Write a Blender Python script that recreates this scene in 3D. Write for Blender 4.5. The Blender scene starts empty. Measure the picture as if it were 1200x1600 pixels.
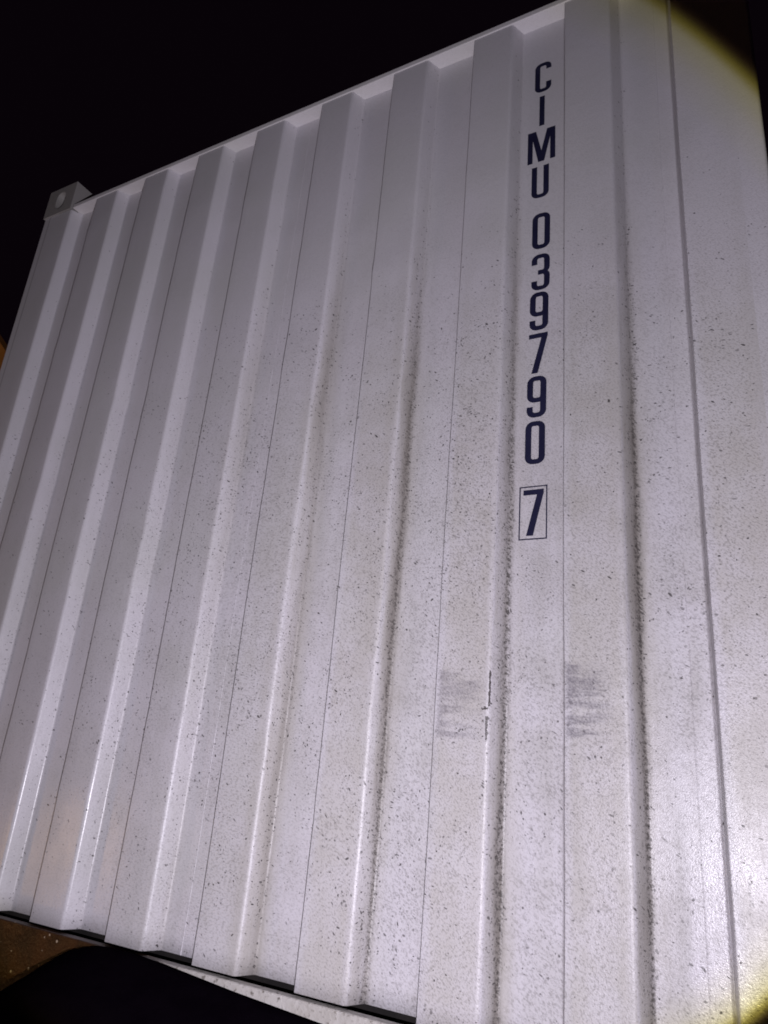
import bpy, bmesh, math, random
from mathutils import Vector, Matrix, noise
from mathutils.geometry import tessellate_polygon

random.seed(7)
S = bpy.context.scene
COL = S.collection
Z0 = 0.20                      # height of the wall sheet's lower edge above the ground
D2R = math.radians

# ------------------------------------------------------------------ camera
cam_d = bpy.data.cameras.new("camera")
cam = bpy.data.objects.new("camera", cam_d)
COL.objects.link(cam)
cam_d.sensor_fit = 'VERTICAL'
cam_d.sensor_height = 24.0
cam_d.sensor_width = 18.0
cam_d.lens = 24.0 * 1131.715 / 1600.0
cam_d.clip_start = 0.02
cam_d.clip_end = 500.0
CAM = Vector((2.23875, -1.311727, 0.393446 + Z0))
RX = Vector((0.879691, 0.467912, 0.084868))       # right
RY = Vector((-0.088771, 0.336906, -0.937344))     # down
RZ = Vector((-0.467187, 0.817039, 0.337910))      # forward
CROT = Matrix((RX, -RY, -RZ)).transposed()
cam.matrix_world = Matrix.Translation(CAM) @ CROT.to_4x4()
S.camera = cam

# ------------------------------------------------------------------ night sky
W = bpy.data.worlds.new("World")
S.world = W
W.use_nodes = True
wn, wl = W.node_tree.nodes, W.node_tree.links
wn.clear()
wo = wn.new('ShaderNodeOutputWorld')
wb = wn.new('ShaderNodeBackground')
ws = wn.new('ShaderNodeTexSky')
ws.sky_type = 'NISHITA'
ws.sun_disc = False
ws.sun_elevation = D2R(-12.0)
ws.sun_rotation = D2R(200.0)
wb.inputs['Strength'].default_value = 0.05
wb2 = wn.new('ShaderNodeBackground')               # faint glow of a town's night sky
wb2.inputs['Color'].default_value = (0.0022, 0.0010, 0.0022, 1)
wb2.inputs['Strength'].default_value = 1.0
wa = wn.new('ShaderNodeAddShader')
wl.new(ws.outputs[0], wb.inputs['Color'])
wl.new(wb.outputs[0], wa.inputs[0])
wl.new(wb2.outputs[0], wa.inputs[1])
wl.new(wa.outputs[0], wo.inputs['Surface'])

# ------------------------------------------------------------------ lamps: the torch by the camera, a low warm lamp, a street lamp
fl = bpy.data.lights.new("torch_light", 'SPOT')
fl.energy = 92.0
fl.color = (1.0, 0.948, 1.07)
fl.spot_size = D2R(84.0)
fl.spot_blend = 0.02
fl.shadow_soft_size = 0.008
flo = bpy.data.objects.new("torch_light", fl)
COL.objects.link(flo)
FL = CAM + RX * 0.012 + RY * 0.19
fz = (RZ - RX * 0.018 - RY * 0.066).normalized()   # the beam is aimed a touch left of and above the lens axis
fx = RX - fz * RX.dot(fz); fx.normalize()
fy = fz.cross(fx)
flo.matrix_world = Matrix.Translation(FL) @ Matrix((fx, -fy, -fz)).transposed().to_4x4()
# a dark edge and yellow rim are put into the torch's beam by colour
fl.use_nodes = True
fn, fk = fl.node_tree.nodes, fl.node_tree.links
fe = next(n for n in fn if n.type == 'EMISSION')
tc = fn.new('ShaderNodeTexCoord')
sx = fn.new('ShaderNodeSeparateXYZ')
ab = fn.new('ShaderNodeMath'); ab.operation = 'ABSOLUTE'
ac = fn.new('ShaderNodeMath'); ac.operation = 'ARCCOSINE'
mr = fn.new('ShaderNodeMapRange')
mr.inputs['From Min'].default_value = D2R(34.0)
mr.inputs['From Max'].default_value = D2R(39.4)
rp = fn.new('ShaderNodeValToRGB')
cr = rp.color_ramp
cr.elements[0].position = 0.0; cr.elements[0].color = (1, 1, 1, 1)
cr.elements[1].position = 1.0; cr.elements[1].color = (0, 0, 0, 1)
for p_, c_ in ((0.32, (1, 1, 1)), (0.58, (1.0, 1.0, 0.86)), (0.80, (1.0, 0.98, 0.55)), (0.87, (0.62, 0.56, 0.08)), (0.94, (0.10, 0.07, 0.02))):
    e_ = cr.elements.new(p_); e_.color = (*c_, 1)
fk.new(tc.outputs['Normal'], sx.inputs[0])
fk.new(sx.outputs['Z'], ab.inputs[0])
fk.new(ab.outputs[0], ac.inputs[0])
fk.new(ac.outputs[0], mr.inputs['Value'])
fk.new(mr.outputs[0], rp.inputs[0])
fk.new(rp.outputs[0], fe.inputs['Color'])
hm = fn.new('ShaderNodeMapRange')                  # added strength ramp stands in for camera tone mapping: left lifted, right dimmed
hm.inputs['From Min'].default_value = -0.6; hm.inputs['From Max'].default_value = 0.6
hr = fn.new('ShaderNodeValToRGB')
for k_, (p_, v_) in enumerate(((0.0, .60), (0.22, .71), (0.42, .66), (0.60, .52), (0.74, .41), (1.0, .39))):
    e_ = hr.color_ramp.elements[k_] if k_ < 2 else hr.color_ramp.elements.new(p_)
    e_.position = p_; e_.color = (v_, v_, v_, 1)
h2_ = fn.new('ShaderNodeMath'); h2_.operation = 'MULTIPLY'; h2_.inputs[1].default_value = 2.0
fk.new(sx.outputs['X'], hm.inputs['Value'])
fk.new(hm.outputs[0], hr.inputs[0])
fk.new(hr.outputs[0], h2_.inputs[0])
fk.new(h2_.outputs[0], fe.inputs['Strength'])

wlamp = bpy.data.lights.new("warm_lamp_light", 'POINT')
wlamp.energy = 6.0
wlamp.color = (1.0, 0.55, 0.22)
wlamp.shadow_soft_size = 0.10
wo_ = bpy.data.objects.new("warm_lamp_light", wlamp)
COL.objects.link(wo_)
wo_.location = (-0.86, -1.34, Z0 - 0.06)

sl = bpy.data.lights.new("street_lamp_light", 'POINT')
sl.energy = 130.0
sl.color = (1.0, 0.58, 0.24)
sl.shadow_soft_size = 0.1
slo = bpy.data.objects.new("street_lamp_light", sl)
COL.objects.link(slo)

S.cycles.filter_width = 1.8
S.view_settings.view_transform = 'Standard'
S.view_settings.look = 'None'
S.view_settings.exposure = 0.0
S.view_settings.gamma = 1.0

# ------------------------------------------------------------------ helpers
def tag(o, label=None, cat=None, group=None, kind=None):
    if label: o['label'] = label
    if cat: o['category'] = cat
    if group: o['group'] = group
    if kind: o['kind'] = kind
    return o

def mesh_obj(name, verts, faces, mat, parent=None, smooth=False):
    me = bpy.data.meshes.new(name)
    me.from_pydata(verts, [], faces)
    me.materials.append(mat)
    if smooth:
        me.polygons.foreach_set('use_smooth', [True] * len(me.polygons))
    me.update()
    o = bpy.data.objects.new(name, me)
    COL.objects.link(o)
    if parent: o.parent = parent
    return o

def bm_obj(name, bm, mat, parent=None, smooth=False):
    bmesh.ops.recalc_face_normals(bm, faces=bm.faces[:])
    me = bpy.data.meshes.new(name)
    bm.to_mesh(me); bm.free()
    me.materials.append(mat)
    if smooth:
        me.polygons.foreach_set('use_smooth', [True] * len(me.polygons))
    o = bpy.data.objects.new(name, me)
    COL.objects.link(o)
    if parent: o.parent = parent
    return o

def box(name, lo, hi, mat, parent=None, bevel=0.0, seg=2):
    bm = bmesh.new()
    bmesh.ops.create_cube(bm, size=1.0)
    for v in bm.verts:
        v.co = Vector([lo[i] + (v.co[i] + .5) * (hi[i] - lo[i]) for i in range(3)])
    if bevel:
        bmesh.ops.bevel(bm, geom=bm.edges[:], offset=bevel, segments=seg, affect='EDGES', profile=.5)
    return bm_obj(name, bm, mat, parent)

class NT:
    """small node builder"""
    def __init__(s, name):
        s.m = bpy.data.materials.new(name); s.m.use_nodes = True
        s.n = s.m.node_tree.nodes; s.l = s.m.node_tree.links
        s.b = s.n['Principled BSDF']
    def _in(s, sock, v):
        if hasattr(v, 'is_output') or isinstance(v, bpy.types.NodeSocket): s.l.new(v, sock)
        elif v is not None: sock.default_value = v
    def math(s, op, a, b=None, c=None, clamp=False):
        n = s.n.new('ShaderNodeMath'); n.operation = op; n.use_clamp = clamp
        for i, v in enumerate((a, b, c)):
            if v is not None: s._in(n.inputs[i], v)
        return n.outputs[0]
    def ramp(s, fac, a, b, lo=0.0, hi=1.0):           # smooth step from lo to hi as fac goes a..b
        n = s.n.new('ShaderNodeMapRange'); n.interpolation_type = 'SMOOTHSTEP'
        for k, v in (('Value', fac), ('From Min', a), ('From Max', b), ('To Min', lo), ('To Max', hi)): s._in(n.inputs[k], v)
        return n.outputs[0]
    def mapped(s, vec, scale=(1, 1, 1), rot=(0, 0, 0), loc=(0, 0, 0)):
        n = s.n.new('ShaderNodeMapping'); s._in(n.inputs['Vector'], vec)
        n.inputs['Scale'].default_value = scale; n.inputs['Rotation'].default_value = rot; n.inputs['Location'].default_value = loc
        return n.outputs[0]
    def along(s, vec, deg, scale):                     # turn in the wall's plane, then stretch
        return s.mapped(s.mapped(vec, (1, 1, 1), (0, D2R(deg), 0)), scale)
    def noise(s, vec, scale, detail=4.0, rough=0.55, dist=0.0):
        n = s.n.new('ShaderNodeTexNoise'); s._in(n.inputs['Vector'], vec)
        n.inputs['Scale'].default_value = scale; n.inputs['Detail'].default_value = detail
        n.inputs['Roughness'].default_value = rough; n.inputs['Distortion'].default_value = dist
        return n
    def voro(s, vec, scale):
        n = s.n.new('ShaderNodeTexVoronoi'); s._in(n.inputs['Vector'], vec); n.inputs['Scale'].default_value = scale
        return n
    def mix(s, fac, a, b, mode='MIX'):
        n = s.n.new('ShaderNodeMix'); n.data_type = 'RGBA'; n.blend_type = mode
        s._in(n.inputs[0], fac); s._in(n.inputs[6], a); s._in(n.inputs[7], b)
        return n.outputs[2]
    def coord(s):
        n = s.n.new('ShaderNodeTexCoord'); return n.outputs['Object']
    def xyz(s, vec):
        n = s.n.new('ShaderNodeSeparateXYZ'); s._in(n.inputs[0], vec); return n.outputs
    def comb(s, x, y, z):
        n = s.n.new('ShaderNodeCombineXYZ')
        for i, v in enumerate((x, y, z)): s._in(n.inputs[i], v)
        return n.outputs[0]
    def bump(s, h, strength, dist):
        n = s.n.new('ShaderNodeBump'); s._in(n.inputs['Height'], h)
        s._in(n.inputs['Strength'], strength); n.inputs['Distance'].default_value = dist
        s.l.new(n.outputs[0], s.b.inputs['Normal'])

PITCH, SLOPE, SLOPE_L, INNER, DEPTH = 0.25, 0.01816, 0.0075, 0.11376, 0.03987
ZT = 2.3093
DIRT_BROWN = (0.036, 0.031, 0.030, 1)

def paint_material(name, wall=True, base=(0.60, 0.575, 0.615, 1)):
    t = NT(name)
    co = t.coord()
    x, y, z = t.xyz(co)[:3]
    # --- paint: large soft mottling, fine grain
    n1 = t.noise(co, 3.0, 3.0).outputs['Fac']
    col = t.mix(t.ramp(n1, .35, .7), base, (base[0] * .95, base[1] * .965, base[2] * .93, 1))
    # --- grime film: rain streaks (stretched in z) and blotches
    st = t.noise(t.mapped(co, (14, 14, 1.1)), 1.0, 5.0, .6).outputs['Fac']
    bl = t.noise(co, 9.0, 6.0, .62).outputs['Fac']
    fine = t.noise(t.along(co, -42, (190, 260, 330)), 1.0, 4.0, .7).outputs['Fac']
    fine2 = t.noise(t.along(co, -6, (150, 220, 290)), 1.0, 4.0, .7).outputs['Fac']
    fine = t.math('ADD', fine2, t.math('MULTIPLY', t.math('SUBTRACT', fine, fine2), t.ramp(x, 1.15, 1.6)))
    low = t.ramp(z, 2.1, 0.55)                                           # dirtier towards the foot (road spray)
    right = t.ramp(x, 0.25, 1.7, .25, 1.0)
    film = t.math('MULTIPLY', t.ramp(t.math('MULTIPLY_ADD', st, .55, t.math('MULTIPLY', bl, .45)), .42, .66), t.math('MULTIPLY', low, right))
    col = t.mix(t.math('MULTIPLY', film, t.ramp(x, 1.70, 2.0, .46, .62)), col, (0.34, 0.325, 0.30, 1))
    gr = t.math('MULTIPLY', t.ramp(fine, .47, .63), t.math('MULTIPLY', right, t.math('MULTIPLY_ADD', low, .60, .12)))
    col = t.mix(t.math('MULTIPLY', gr, t.ramp(bl, .3, .62, .55, .92)), col, (0.22, 0.205, 0.205, 1))
    rough = t.math('MULTIPLY_ADD', film, .20, .37)
    wet = t.math('MULTIPLY', t.ramp(x, 1.0, .85), t.ramp(z, .42, .28))             # lower roughness added low on the left for the warm lamp's glint
    rough = t.math('SUBTRACT', rough, t.math('MULTIPLY', wet, .10))
    zone = None
    if wall:
        # --- dirt caught along the folds; u runs 0..1 across one corrugation (slope, recess, slope, outer face)
        u = t.math('FRACT', t.math('MULTIPLY', t.math('ADD', x, 2.5), 1.0 / PITCH))
        wob = t.noise(t.mapped(co, (30, 30, 5)), 1.0, 4.0).outputs['Fac']
        uw = t.math('MULTIPLY_ADD', t.math('SUBTRACT', wob, .5), .06, u)
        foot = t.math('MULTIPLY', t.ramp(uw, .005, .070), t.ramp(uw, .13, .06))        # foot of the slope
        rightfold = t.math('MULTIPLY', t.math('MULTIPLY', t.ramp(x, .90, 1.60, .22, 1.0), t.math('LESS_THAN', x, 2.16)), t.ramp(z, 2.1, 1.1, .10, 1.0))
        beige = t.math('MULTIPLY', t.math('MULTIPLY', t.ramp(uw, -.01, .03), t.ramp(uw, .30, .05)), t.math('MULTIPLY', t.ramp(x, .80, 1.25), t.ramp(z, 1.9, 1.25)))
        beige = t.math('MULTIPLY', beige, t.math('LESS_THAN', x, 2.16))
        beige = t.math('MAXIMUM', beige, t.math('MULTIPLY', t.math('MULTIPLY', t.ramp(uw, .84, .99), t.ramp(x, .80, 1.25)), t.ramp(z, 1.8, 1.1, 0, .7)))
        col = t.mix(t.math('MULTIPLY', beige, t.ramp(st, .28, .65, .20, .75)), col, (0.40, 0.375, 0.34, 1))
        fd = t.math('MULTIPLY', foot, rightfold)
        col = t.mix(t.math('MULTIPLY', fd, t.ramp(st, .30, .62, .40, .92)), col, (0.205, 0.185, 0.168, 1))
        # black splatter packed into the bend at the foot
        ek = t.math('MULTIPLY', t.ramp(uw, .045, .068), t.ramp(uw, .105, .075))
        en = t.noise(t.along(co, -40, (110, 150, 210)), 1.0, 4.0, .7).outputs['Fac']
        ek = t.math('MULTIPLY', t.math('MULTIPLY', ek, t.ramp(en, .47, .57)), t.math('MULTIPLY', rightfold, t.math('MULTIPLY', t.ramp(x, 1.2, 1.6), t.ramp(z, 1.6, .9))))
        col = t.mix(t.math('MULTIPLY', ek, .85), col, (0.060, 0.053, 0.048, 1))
        # the outer faces took more road grime than the sheltered recesses; a clean margin runs along their edges
        og = t.math('MULTIPLY', t.math('MULTIPLY', t.ramp(uw, .575, .64), t.ramp(uw, .985, .92)), t.math('MULTIPLY', t.ramp(x, .95, 1.5), t.ramp(z, 1.7, .9)))
        col = t.mix(t.math('MULTIPLY', og, t.ramp(bl, .30, .62, .22, .55)), col, (0.445, 0.418, 0.385, 1))
        col = t.mix(t.math('MULTIPLY', og, t.ramp(fine, .50, .62, 0.0, .42)), col, (0.22, 0.205, 0.20, 1))
        glare_gloss = t.math('MULTIPLY', t.ramp(x, 1.98, 2.14), t.ramp(z, .52, .26))          # lower roughness added by the right post to strengthen the torch's glare
        rough = t.math('SUBTRACT', rough, t.math('MULTIPLY', glare_gloss, .13))
        # thin dark line where the recess meets the next outer face
        ln = t.math('MULTIPLY', t.ramp(u, .502, .514), t.ramp(u, .530, .522))
        col = t.mix(t.math('MULTIPLY', ln, .55), col, (0.17, 0.15, 0.16, 1))
        zone = fd
    # --- specks: dots and short dashes thrown on by spray
    warp = t.noise(co, 2.2, 1.0).outputs['Color']
    wc = t.n.new('ShaderNodeVectorMath'); wc.operation = 'MULTIPLY_ADD'
    t._in(wc.inputs[0], warp); wc.inputs[1].default_value = (.05, .05, .05); t._in(wc.inputs[2], co)
    warp2 = t.noise(co, 24.0, 2.0).outputs['Color']
    wd = t.n.new('ShaderNodeVectorMath'); wd.operation = 'MULTIPLY_ADD'
    t._in(wd.inputs[0], warp2); wd.inputs[1].default_value = (.022, .022, .022); t._in(wd.inputs[2], wc.outputs[0])
    cl = t.noise(co, 5.5, 3.0, .6).outputs['Fac']
    band = t.math('MULTIPLY', t.ramp(x, .25, 1.15, .10, 1.0), t.math('MULTIPLY', t.math('MULTIPLY', t.ramp(z, 1.75, 1.15), t.ramp(z, -.15, .75, .45, 1.0)), t.ramp(x, 1.95, 1.72, .45, 1.0)))
    dens = t.math('MULTIPLY', band, t.ramp(cl, .36, .68, .22, 1.10))
    if zone is not None:
        dens = t.math('ADD', dens, t.math('MULTIPLY', zone, 2.6))
    # decal area stays cleaner
    clean = t.math('MULTIPLY', t.math('MULTIPLY', t.ramp(x, 1.766, 1.780), t.ramp(x, 1.872, 1.860)), t.ramp(z, .80, .83))
    dens = t.math('MULTIPLY', dens, t.math('SUBTRACT', 1.0, t.math('MULTIPLY', clean, .86)))
    spk = None
    for sc, stretch, rot, rad, most in ((105.0, (1, 1, 1), 0, .17, .30), (140.0, (1, 1, .9), 25, .19, .38), (125.0, (.5, .6, 1.25), -34, .18, .28),
                                        (170.0, (.5, .6, 1.25), -4, .19, .26), (85.0, (.9, 1, 1.1), -20, .10, .10),
                                        (240.0, (.75, .7, 1.1), -46, .22, .26)):
        v = t.voro(t.along(wd.outputs[0], rot, stretch), sc)
        r, g, b = t.xyz(v.outputs['Color'])[:3]
        on = t.math('LESS_THAN', r, t.math('MULTIPLY', dens, most * 2.0))
        rr = t.math('MULTIPLY_ADD', t.math('POWER', g, 2.0), rad * 1.4, rad * .45)
        hit = t.math('MULTIPLY', on, t.ramp(t.math('DIVIDE', v.outputs['Distance'], rr), 1.0, .6))
        hit = t.math('MULTIPLY', hit, t.math('MULTIPLY_ADD', b, .60, .40 if sc < 200 else .12))
        spk = hit if spk is None else t.math('MAXIMUM', spk, hit)
    col = t.mix(t.math('MULTIPLY', spk, .92), col, DIRT_BROWN)
    if wall:
        # --- scuffs rubbed onto the outer faces, chips on one fold, a scratch by the right post
        def smudge(x0, x1, z0, z1, s):
            m = t.math('MULTIPLY', t.math('MULTIPLY', t.ramp(x, x0, x0 + .010), t.ramp(x, x1, x1 - .05)),
                       t.math('MULTIPLY', t.ramp(z, z0, z0 + .010), t.ramp(z, z1, z1 - .008)))
            nn = t.noise(t.mapped(co, (10, 10, 150), (0, D2R(5), 0)), 1.0, 5.0, .75).outputs['Fac']
            n2 = t.noise(t.mapped(co, (9, 9, 52), (0, D2R(-5), 0), (x0, 0, z0)), 1.0, 6.0, .70).outputs['Fac']
            nn = t.math('MULTIPLY_ADD', n2, .74, t.math('MULTIPLY', nn, .26))
            edge = t.ramp(x, x0 + .035, x0 + .004, 0.0, .06)                       # rubbed hardest at the fold
            return t.math('MULTIPLY', t.math('MULTIPLY', m, t.ramp(t.math('ADD', nn, edge), .43, .60, 0.0, s)), t.ramp(fine, .40, .58, .55, 1.0))
        sm = t.math('MAXIMUM', smudge(1.642, 1.756, .462, .595, .66), smudge(1.889, 1.985, .474, .612, .90))
        col = t.mix(sm, col, (0.19, 0.175, 0.195, 1))
        def chip(x0, x1, z0, z1):
            nn = t.noise(co, 170.0, 3.0).outputs['Fac']
            nz = t.math('MULTIPLY', t.math('SUBTRACT', nn, .5), .006)
            xx, zz = t.math('ADD', x, nz), t.math('MULTIPLY_ADD', nz, 2.0, z)
            return t.math('MULTIPLY', t.math('MULTIPLY', t.math('GREATER_THAN', xx, x0), t.math('LESS_THAN', xx, x1)),
                          t.math('MULTIPLY', t.math('GREATER_THAN', zz, z0), t.math('LESS_THAN', zz, z1)))
        ch = t.math('MAXIMUM', chip(1.7478, 1.7508, .526, .592), chip(1.7440, 1.7484, .466, .510))
        ch = t.math('MAXIMUM', ch, chip(1.735, 1.748, .520, .5245))
        scr = t.math('MULTIPLY', chip(2.163, 2.169, .245, .312), t.ramp(fine, .45, .6))
        col = t.mix(t.math('MAXIMUM', ch, t.math('MULTIPLY', scr, .6)), col, (0.075, 0.065, 0.065, 1))
    t._in(t.b.inputs['Base Color'], col)
    t._in(t.b.inputs['Roughness'], rough)
    t.b.inputs['Specular IOR Level'].default_value = 0.55
    h1 = t.noise(co, 420.0, 2.0, .6).outputs['Fac']
    h2 = t.noise(co, 60.0, 3.0, .5).outputs['Fac']
    h = t.math('MULTIPLY_ADD', h2, .8, t.math('MULTIPLY_ADD', spk, .8, h1))
    t.bump(h, t.math('MULTIPLY_ADD', wet, -.38, .55), .0011)  # bump weakened in the low left patch too, added for the glint
    return t.m

def plain_material(name, c0, c1, rough=.8, scale=8.0, bump=.3, spec=.3, bdist=.004):
    t = NT(name); co = t.coord()
    n = t.noise(co, scale, 6.0, .6).outputs['Fac']
    t._in(t.b.inputs['Base Color'], t.mix(t.ramp(n, .32, .68), (*c0, 1), (*c1, 1)))
    t.b.inputs['Roughness'].default_value = rough
    t.b.inputs['Specular IOR Level'].default_value = spec
    t.bump(t.noise(co, scale * 12, 4.0).outputs['Fac'], bump, bdist)
    return t.m

M_WALL = paint_material("white_paint_wall")
M_FRAME = paint_material("white_paint_frame", wall=False, base=(0.56, 0.54, 0.555, 1))
M_INK = plain_material("navy_vinyl", (0.011, 0.011, 0.035), (0.016, 0.016, 0.045), .42, 20, .1, .4, .0004)
M_DARK = plain_material("dark_inside", (0.010, 0.009, 0.009), (0.016, 0.014, 0.013), .9, 10, .3, .15)  # near black put in for the unlit inside
M_BLACK = plain_material("matt_black_rubber", (0.0024, 0.0013, 0.0030), (0.0034, 0.0020, 0.0040), 1.0, 20, .2, .0)
M_GROUND = plain_material("dark_wet_soil", (0.020, 0.014, 0.010), (0.045, 0.030, 0.020), .6, 3.0, .6, .4, .02)
M_BROWN = plain_material("brown_render", (0.22, 0.13, 0.07), (0.30, 0.18, 0.09), .85, 2.0, .3, .2)
M_ROOF = plain_material("dark_roof", (0.05, 0.035, 0.03), (0.08, 0.05, 0.04), .85, 3.0, .3, .2)

def rail_material():
    t = NT("bottom_rail_paint"); co = t.coord(); x, y, z = t.xyz(co)[:3]
    n = t.noise(co, 14.0, 6.0, .65).outputs['Fac']
    nf = t.noise(co, 120.0, 3.0, .6).outputs['Fac']
    paint = t.mix(t.ramp(nf, .56, .70), (0.46, 0.44, 0.42, 1), (0.16, 0.145, 0.13, 1))
    paint = t.mix(t.ramp(n, .4, .7, 0, .5), paint, (0.30, 0.275, 0.24, 1))
    rail_brown = t.mix(t.ramp(n, .35, .65), (0.020, 0.009, 0.004, 1), (0.044, 0.017, 0.006, 1))
    edge = t.ramp(t.math('MULTIPLY_ADD', t.math('SUBTRACT', n, .5), .25, x), 1.13, 1.02)   # the left end is dark brown
    v = t.voro(co, 70.0)
    glint = t.math('MULTIPLY', t.math('LESS_THAN', v.outputs['Distance'], .20), t.math('LESS_THAN', t.xyz(v.outputs['Color'])[0], .20))  # pale dots put into the colour for the rail's glints
    rail_brown = t.mix(t.math('MULTIPLY', glint, .8), rail_brown, (0.45, 0.36, 0.26, 1))
    t._in(t.b.inputs['Base Color'], t.mix(edge, paint, rail_brown))
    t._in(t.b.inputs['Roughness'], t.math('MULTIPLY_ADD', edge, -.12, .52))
    t.bump(t.math('MULTIPLY_ADD', n, 1.5, nf), .6, .003)
    return t.m
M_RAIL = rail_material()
M_CAST = paint_material("worn_casting_paint", wall=False, base=(0.34, 0.32, 0.315, 1))
M_TOP = paint_material("top_rail_paint", wall=False, base=(0.70, 0.67, 0.69, 1))

# ------------------------------------------------------------------ ground
g = mesh_obj("ground", [(-150, -150, 0), (150, -150, 0), (150, 150, 0), (-150, 150, 0)], [(0, 1, 2, 3)], M_GROUND)
tag(g, "dark wet soil in the night around the container", kind='structure')

# ------------------------------------------------------------------ the container (local z = 0 at the lower edge of the wall sheet)
box_root = bpy.data.objects.new("shipping_container", None)
COL.objects.link(box_root)
box_root.location = (0, 0, Z0)
tag(box_root, "white corrugated steel shipping container with dark blue letters running down its wall", "container")

XL, XR, LEN = -0.155, 2.300, 6.06
W_L, W_R = -0.075, 2.205                      # the sheet between the corner posts

def profile(x0, x1):
    """outline of the corrugation in plan, bends rounded; list of (x, y)"""
    raw = [(x0, 0.0)]
    for k in range(0, 9):
        a = k * PITCH
        raw += [(a, 0.0), (a + SLOPE, DEPTH), (a + SLOPE + INNER, DEPTH), (a + SLOPE + SLOPE_L + INNER, 0.0)]
    raw.append((x1, 0.0))
    pts = [Vector(raw[0])]
    for i in range(1, len(raw) - 1):
        R = (0.0075 if i % 4 == 1 else 0.0022) if raw[i][1] == 0.0 else 0.0050     # wide bends outside, tight ones at the foot
        p, a, b = Vector(raw[i]), Vector(raw[i - 1]), Vector(raw[i + 1])
        da, db = (a - p).normalized(), (b - p).normalized()
        p0, p1 = p + da * R, p + db * R
        for s in (0, .17, .33, .5, .67, .83, 1):
            pts.append(p0 * (1 - s) ** 2 + p * (2 * s * (1 - s)) + p1 * s ** 2)
    pts.append(Vector(raw[-1]))
    # intermediate points on the flats so the sheet can be slightly uneven
    out = [pts[0]]
    for p in pts[1:]:
        d = (p - out[-1]).length
        if d > .03:
            n = int(d / .02); q = out[-1].copy()
            for j in range(1, n): out.append(q.lerp(p, j / n))
        out.append(p)
    return out

PROF = profile(W_L, W_R)
NZ = 56
def uneven(x, z):
    e = min(1.0, max(0.0, z / .12), max(0.0, (ZT - z) / .12), max(0.0, (x - W_L) / .06), max(0.0, (W_R - x) / .06))
    dy = noise.noise((x * 3.1, z * 1.4, 2.0)) * .0026 + noise.noise((x * 5.0, z * 9.0, 23.0)) ** 3 * .006 + noise.noise((x * 9.0, z * 4.0, 7.0)) * .0005
    dx = noise.noise((x * 1.3, z * 1.9, 11.0)) * .0018 + noise.noise((x * 4.0, z * 7.0, 31.0)) * .0005
    return dx * e, dy * e

def sheet(x0, x1):
    pts = [p for p in PROF if x0 <= p.x <= x1]
    if abs(pts[0].x - x0) > 1e-6: pts.insert(0, Vector((x0, pts[0].y)))
    if abs(pts[-1].x - x1) > 1e-6: pts.append(Vector((x1, pts[-1].y)))
    V, F = [], []
    n = len(pts)
    for j in range(NZ + 1):
        z = ZT * j / NZ
        for p in pts:
            dx, dy = uneven(p.x, z)
            V.append((p.x + dx, p.y + dy, z))
    for j in range(NZ):
        for i in range(n - 1):
            a = j * n + i
            F.append((a, a + 1, a + 1 + n, a + n))
    # thickness: a second skin 3 mm behind, closed at the foot
    m = len(V)
    for (vx, vy, vz) in V[:n]: V.append((vx, vy + .003, vz))
    for (vx, vy, vz) in V[-2 * n:-n]: pass
    for i in range(n - 1): F.append((i + 1, i, m + i, m + i + 1))
    return mesh_obj("wall_sheet", V, F, M_WALL, box_root, True)

SEAMS = (1.0735, 2.0965)
cuts = [W_L, SEAMS[0], SEAMS[1], W_R]
sheets = [sheet(cuts[i], cuts[i + 1]) for i in range(3)]
for s_, sxp in zip(sheets, SEAMS):            # weld bead down each joint
    V, F = [], []
    K = 5
    for j in range(121):
        z = ZT * j / 120
        dx, dy = uneven(sxp, z)
        r = .0010 * (1 + .35 * noise.noise((z * 40, sxp, 3.0)))
        for i in range(K):
            a = math.pi * i / (K - 1)
            V.append((sxp + dx + r * 1.3 * math.cos(a), DEPTH + dy + .0004 - r * math.sin(a), z))
    for j in range(120):
        for i in range(K - 1):
            q = j * K + i
            F.append((q, q + 1, q + 1 + K, q + K))
    mesh_obj("weld_bead", V, F, M_WALL, s_, True)

# rails and posts
box("top_rail", (XL + .165, -.003, ZT + .0005), (XR - .165, .12, ZT + .0185), M_TOP, box_root, .0025)
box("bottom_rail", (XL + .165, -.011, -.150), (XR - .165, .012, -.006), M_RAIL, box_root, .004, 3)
for x0, x1, sg in ((XL, W_L, 1), (XR, W_R, -1)):
    r_ = .007
    pl = [(x1, 0.0)] + [(x0 + sg * r_ * (1 - math.sin(D2R(a))), r_ * (1 - math.cos(D2R(a)))) for a in (0, 22.5, 45, 67.5, 90)] + [(x0, .15), (x1, .15)]
    V = [(a, b, z) for z in (-.145, ZT + .003) for a, b in pl]
    n = len(pl)
    F = [(i, (i + 1) % n, n + (i + 1) % n, n + i) for i in range(n)] + [tuple(range(n))[::-1], tuple(range(n, 2 * n))]
    o = mesh_obj("corner_post", V, F, M_WALL, box_root)
    bm = bmesh.new(); bm.from_mesh(o.data); bmesh.ops.recalc_face_normals(bm, faces=bm.faces[:]); bm.to_mesh(o.data); bm.free()

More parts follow.
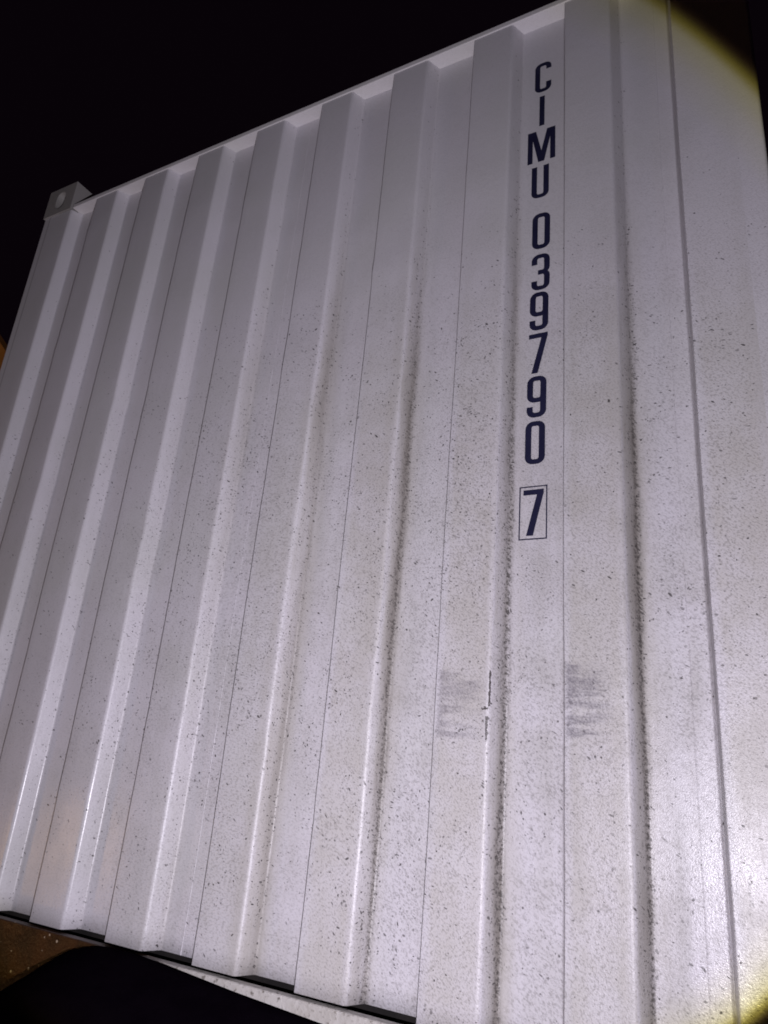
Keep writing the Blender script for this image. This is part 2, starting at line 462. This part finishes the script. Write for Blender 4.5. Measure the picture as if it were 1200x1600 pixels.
def casting(x0, x1, y0, y1, z0, z1, mirror, holes_front=True):
    """corner casting: a hollow block with an oval opening in its front face and one in its outer side"""
    bm = bmesh.new()
    def face_with_hole(org, eu, ev, nrm, w, h, hw, hh, depth, rev=False):
        N = 32
        ring_o, ring_i, ring_d = [], [], []
        for i in range(N):
            a = 2 * math.pi * (i + .5) / N
            c, s = math.cos(a), math.sin(a)
            m = max(abs(c), abs(s))
            u, v = c / m * .5, s / m * .5
            ring_o.append(bm.verts.new(org + eu * (w * (u + .5)) + ev * (h * (v + .5))))
            iu, iv = hw * abs(c) ** .75 * (1 if c > 0 else -1), hh * abs(s) ** .75 * (1 if s > 0 else -1)
            p = org + eu * (w * .5 + iu) + ev * (h * .5 + iv)
            ring_i.append(bm.verts.new(p)); ring_d.append(bm.verts.new(p - nrm * depth))
        for i in range(N):
            j = (i + 1) % N
            bm.faces.new((ring_o[i], ring_o[j], ring_i[j], ring_i[i]))
            bm.faces.new((ring_i[i], ring_i[j], ring_d[j], ring_d[i]))
        # corner fillers
        for su, sv in ((0, 0), (1, 0), (1, 1), (0, 1)):
            cpt = bm.verts.new(org + eu * (w * su) + ev * (h * sv))
            near = sorted(range(N), key=lambda k: (ring_o[k].co - cpt.co).length)[:2]
            bm.faces.new((cpt, ring_o[near[0]], ring_o[near[1]]))
        bm.faces.new(ring_d)
    X, Y, Z = Vector((1, 0, 0)), Vector((0, 1, 0)), Vector((0, 0, 1))
    w, d, h = x1 - x0, y1 - y0, z1 - z0
    face_with_hole(Vector((x0, y0, z0)), X, Z, -Y, w, h, .026, .040, .045)
    ox = x0 if not mirror else x1
    face_with_hole(Vector((ox, y0, z0)), Y, Z, (-X if not mirror else X), d, h, .040, .036, .030)
    ix = x1 if not mirror else x0
    def quad(*p): bm.faces.new([bm.verts.new(q) for q in p])
    quad((ix, y0, z0), (ix, y1, z0), (ix, y1, z1), (ix, y0, z1))
    quad((x0, y1, z0), (x1, y1, z0), (x1, y1, z1), (x0, y1, z1))
    quad((x0, y0, z0), (x1, y0, z0), (x1, y1, z0), (x0, y1, z0))
    quad((x0, y0, z1), (x1, y0, z1), (x1, y1, z1), (x0, y1, z1))
    bmesh.ops.remove_doubles(bm, verts=bm.verts[:], dist=1e-5)
    return bm_obj("corner_casting", bm, M_CAST, box_root)

for mir, (x0, x1) in ((False, (XL - .003, XL + .152)), (True, (XR - .152, XR + .003))):
    casting(x0, x1, -.005, .173, ZT + .004, ZT + .133, mir)
    casting(x0, x1, -.005, .173, -.198, -.0655 - .08, mir)

# sides, roof, floor and back, so the box is a box from anywhere
def side_wall(x, sgn):
    V, F, pts = [], [], []
    yy = .151
    while yy < LEN - .35:
        pts += [(x, yy), (x, yy + .072), (x - sgn * .036, yy + .14), (x - sgn * .036, yy + .21)]
        yy += .278
    pts.append((x, LEN - .1))
    for z in (-.0, ZT):
        V += [(a, b, z) for a, b in pts]
    n = len(pts)
    F = [(i, i + 1, n + i + 1, n + i) for i in range(n - 1)]
    return mesh_obj("side_wall", V, F, M_FRAME, box_root)
side_wall(XL + .002, -1)
side_wall(XR - .002, 1)
box("roof", (XL + .01, .125, ZT + .005), (XR - .01, LEN, ZT + .05), M_FRAME, box_root)
box("floor", (XL + .02, .020, -.12), (XR - .02, LEN, -.075), M_DARK, box_root)
box("rear_wall", (XL, LEN - .1, -.19), (XR, LEN, ZT + .1), M_FRAME, box_root)
for x0 in (XL + .001, XR - .041):
    box("side_rail", (x0, .176, -.150), (x0 + .04, LEN - .101, -.004), M_FRAME, box_root)
box("gap_backing", (XL + .03, .060, -.07), (XR - .03, .072, ZT - .01), M_DARK, box_root)  # near-black panel added behind the sheet so the gap at its foot stays dark

# ------------------------------------------------------------------ lettering on the recess of the eighth corrugation
MM = .001
def corner(cx, cz, ro_x, ro_z, ri_x, ri_z, a0, n=7):
    out = []
    for i in range(n + 1):
        a = D2R(a0 + 90.0 * i / n)
        c, s = math.cos(a), math.sin(a)
        out.append(((cx + ro_x * c, cz + ro_z * s), (cx + ri_x * c, cz + ri_z * s)))
    return out
WX, WZ, RO = 13.6, 11.3, 17.0
def ring(W_, z0, z1, which, ro=RO):
    cs = {'TR': (W_ - ro, z1 - ro, 0), 'TL': (ro, z1 - ro, 90), 'BL': (ro, z0 + ro, 180), 'BR': (W_ - ro, z0 + ro, 270)}
    out = []
    for k in which:
        cx, cz, a0 = cs[k]
        out += corner(cx, cz, ro, ro, ro - WX, ro - WZ, a0)
    return out
CW = 43.0
def glyph(ch):
    """list of (pairs, closed) strips and polygons, in millimetres, on a 100 mm body"""
    if ch == '0': return CW, [(ring(CW, 0, 100, ('TR', 'TL', 'BL', 'BR')), True)], []
    if ch == 'C':
        p = [((CW, 75), (CW - WX, 75))] + ring(CW, 0, 100, ('TR', 'TL', 'BL', 'BR')) + [((CW, 31), (CW - WX, 31))]
        return CW, [(p, False)], []
    if ch == 'U':
        p = [((0, 100), (WX, 100))] + ring(CW, 0, 100, ('BL', 'BR')) + [((CW, 100), (CW - WX, 100))]
        return CW, [(p, False)], []
    if ch == '9':
        a = ring(CW, 36, 100, ('TR', 'TL', 'BL', 'BR'))
        b = [((CW, 62), (CW - WX, 62))] + list(reversed(ring(CW, 0, 60, ('BL', 'BR')))) + [((0, 26), (WX, 26))]
        return CW, [(a, True), (b, False)], []
    if ch == '3':
        up = [((0, 72), (WX, 72))] + list(reversed(ring(CW, 45, 100, ('BR',)) + ring(CW, 45, 100, ('TR', 'TL'))))
        tl = list(reversed(ring(CW, 45, 100, ('TL',)))); tr = list(reversed(ring(CW, 45, 100, ('TR',)))); br = list(reversed(ring(CW, 45, 100, ('BR',))))
        up = [((0, 72), (WX, 72))] + tl + tr + br + [((15, 45), (15, 45 + WZ))]
        tr = list(reversed(ring(CW, 0, 55, ('TR',)))); br = list(reversed(ring(CW, 0, 55, ('BR',)))); bl = list(reversed(ring(CW, 0, 55, ('BL',))))
        lo = [((15, 55), (15, 55 - WZ))] + tr + br + bl + [((0, 27), (WX, 27))]
        return CW, [(up, False), (lo, False)], []
    if ch == '7': return CW, [], [[(0, 100), (43, 100), (43, 92), (21.5, 0), (7.0, 0), (28.5, 88.5), (0, 88.5)]]
    if ch == 'I': return 13.4, [], [[(0, 100), (13.4, 100), (13.4, 0), (0, 0)]]
    if ch == 'M': return 70.0, [], [[(0, 0), (0, 100), (21, 100), (35, 35), (49, 100), (70, 100), (70, 0), (57, 0), (57, 72), (42.5, 0), (27.5, 0), (13, 72), (13, 0)]]

def letter(ch, xc, ztop, zbot, name):
    W_, strips, polys = glyph(ch)
    k = (ztop - zbot) / 100.0
    bm = bmesh.new()
    lay = 0
    def P(p, l):
        X_ = xc + (p[0] - W_ / 2) * MM
        Z_ = zbot + p[1] * k
        dx, dy = uneven(X_, Z_)
        return bm.verts.new((X_, DEPTH + dy - .0009 - .0003 * l, Z_))
    for pairs, closed in strips:
        vo = [P(a, lay) for a, b in pairs]; vi = [P(b, lay) for a, b in pairs]
        n = len(pairs)
        for i in range(n if closed else n - 1):
            j = (i + 1) % n
            bm.faces.new((vo[i], vo[j], vi[j], vi[i]))
        lay += 1
    for poly in polys:
        vs = [P(p, lay) for p in poly]
        for tri in tessellate_polygon([[Vector((p[0], p[1], 0)) for p in poly]]):
            bm.faces.new([vs[i] for i in tri])
    return bm_obj(name, bm, M_INK, box_root)

TEXT = [('C', 1.8235, 2.176, 2.074), ('I', 1.8218, 2.059, 1.959), ('M', 1.8215, 1.944, 1.843), ('U', 1.8197, 1.828, 1.730),
        ('0', 1.8240, 1.681, 1.577), ('3', 1.8240, 1.561, 1.461), ('9', 1.8220, 1.455, 1.353), ('7', 1.8212, 1.3445, 1.243),
        ('9', 1.8196, 1.235, 1.134), ('0', 1.8178, 1.125, 1.025), ('7', 1.8166, .9675, .8675)]
for ch, xc, zt_, zb_ in TEXT:
    letter(ch, xc, zt_, zb_, "letter" if ch.isalpha() else "digit")
# thin frame round the check digit
fx0, fx1, fz0, fz1, fw = 1.7865, 1.8455, .8590, .9755, .0027
V = []
for (a, b, c, d_) in ((fx0, fx1, fz0, fz1), (fx0 + fw, fx1 - fw, fz0 + fw, fz1 - fw)):
    for X_, Z_ in ((a, c), (b, c), (b, d_), (a, d_)):
        V.append((X_, DEPTH + uneven(X_, Z_)[1] - .0009, Z_))
mesh_obj("digit_frame", V, [(i, (i + 1) % 4, 4 + (i + 1) % 4, 4 + i) for i in range(4)], M_INK, box_root)

# ------------------------------------------------------------------ the black block lying against the bottom rail
TOP = [(.430, -Z0), (.486, -.168), (.520, -.150), (.633, -.1365 + .030)]
TOP = [(.545, -Z0), (.590, -.166), (.633, -.1365), (.739, -.0727), (.791, -.0404), (.821, -.0244), (.863, -.0113), (.895, -.0052), (.919, -.0020), (.955, -.0002),
       (.994, .0002), (1.045, -.0026), (1.103, -.0066), (1.269, -.0189), (1.458, -.0292), (1.646, -.0366), (1.916, -.0455), (2.02, -.060), (2.06, -.10), (2.07, -Z0)]
BX = Vector((1.30, -.20, 0.0))
V, F = [], []
n = len(TOP)
# the top sinks and the ends draw in towards the viewer
SEC = [(-.0135, .985, -.004), (-.020, 1.0, 0.0), (-.030, 1.0, 0.0), (-.045, .998, -.004), (-.10, .985, -.022), (-.20, .955, -.060), (-.30, .90, -.110), (-.33, .88, -.14)]
for (yy, k_, dz) in SEC:
    for (xx, zz) in TOP:
        zz2 = max(-Z0 + (.0 if zz > -Z0 + 1e-6 else 0), zz + dz if zz > -Z0 + 1e-6 else -Z0)
        V.append((1.30 + (xx - 1.30) * k_ - BX.x, yy - BX.y, Z0 + zz2))
for a in range(len(SEC) - 1):
    for i_ in range(n - 1):
        q = a * n + i_
        F.append((q, q + 1, q + 1 + n, q + n))
F.append(tuple(range(n))); F.append(tuple(range((len(SEC) - 1) * n, len(SEC) * n))[::-1])
bo = mesh_obj("rubber_block", V, F, M_BLACK, None, True)
bo.location = BX
tag(bo, "matt black rounded block lying low against the container's bottom rail", "block")

# ------------------------------------------------------------------ a lamp-lit house far behind the left end of the container
h0 = Vector((-.88104, .47304, 0)).normalized()
hs = Vector((-h0.y, h0.x, 0))                     # across the line of sight
DIST = 14.0
base = Vector((CAM.x, CAM.y, 0)) + h0 * DIST
eave_z = CAM.z + .4946 * DIST
house = bpy.data.objects.new("house", None); COL.objects.link(house)
house.location = base
tag(house, "brown lamp-lit house gable showing past the container's left edge", "house")
along = -hs if (-hs).dot(RX) > 0 else hs          # to the right in the picture
ridge = -along * 2.6
zr = eave_z + 2.6 * 1.0 - 0.0
ze = eave_z - 2.4 * 1.0
a0, a1, a2 = along * 2.4, ridge, ridge * 2 - along * 2.4
back = h0 * 6
V = []
for off in (Vector((0, 0, 0)), back):
    V += [tuple(a0 + off), tuple(a2 + off), tuple(a2 + off + Vector((0, 0, ze))), tuple(a1 + off + Vector((0, 0, zr))), tuple(a0 + off + Vector((0, 0, ze)))]
mesh_obj("wall", V, [(0, 1, 2, 3, 4), (5, 9, 8, 7, 6), (0, 4, 9, 5), (1, 6, 7, 2)], M_BROWN, house)
up = Vector((0, 0, .06))
def slab(pa, pb, za, zb):
    v = []
    for lift in (.004, .12):
        for p, z in ((pa, za), (pb, zb)):
            for off in (-h0 * .0, back + h0 * .3):
                v.append(tuple(p + off + Vector((0, 0, z + lift))))
    f = [(0, 2, 3, 1), (4, 5, 7, 6), (0, 4, 6, 2), (1, 3, 7, 5), (0, 1, 5, 4), (2, 6, 7, 3)]
    mesh_obj("roof", v, f, M_ROOF, house)
slab(a0, a1, ze, zr)
slab(a2, a1, ze, zr)
slo.location = base - h0 * 3.0 - along * 2.0 + Vector((0, 0, eave_z - 1.0))
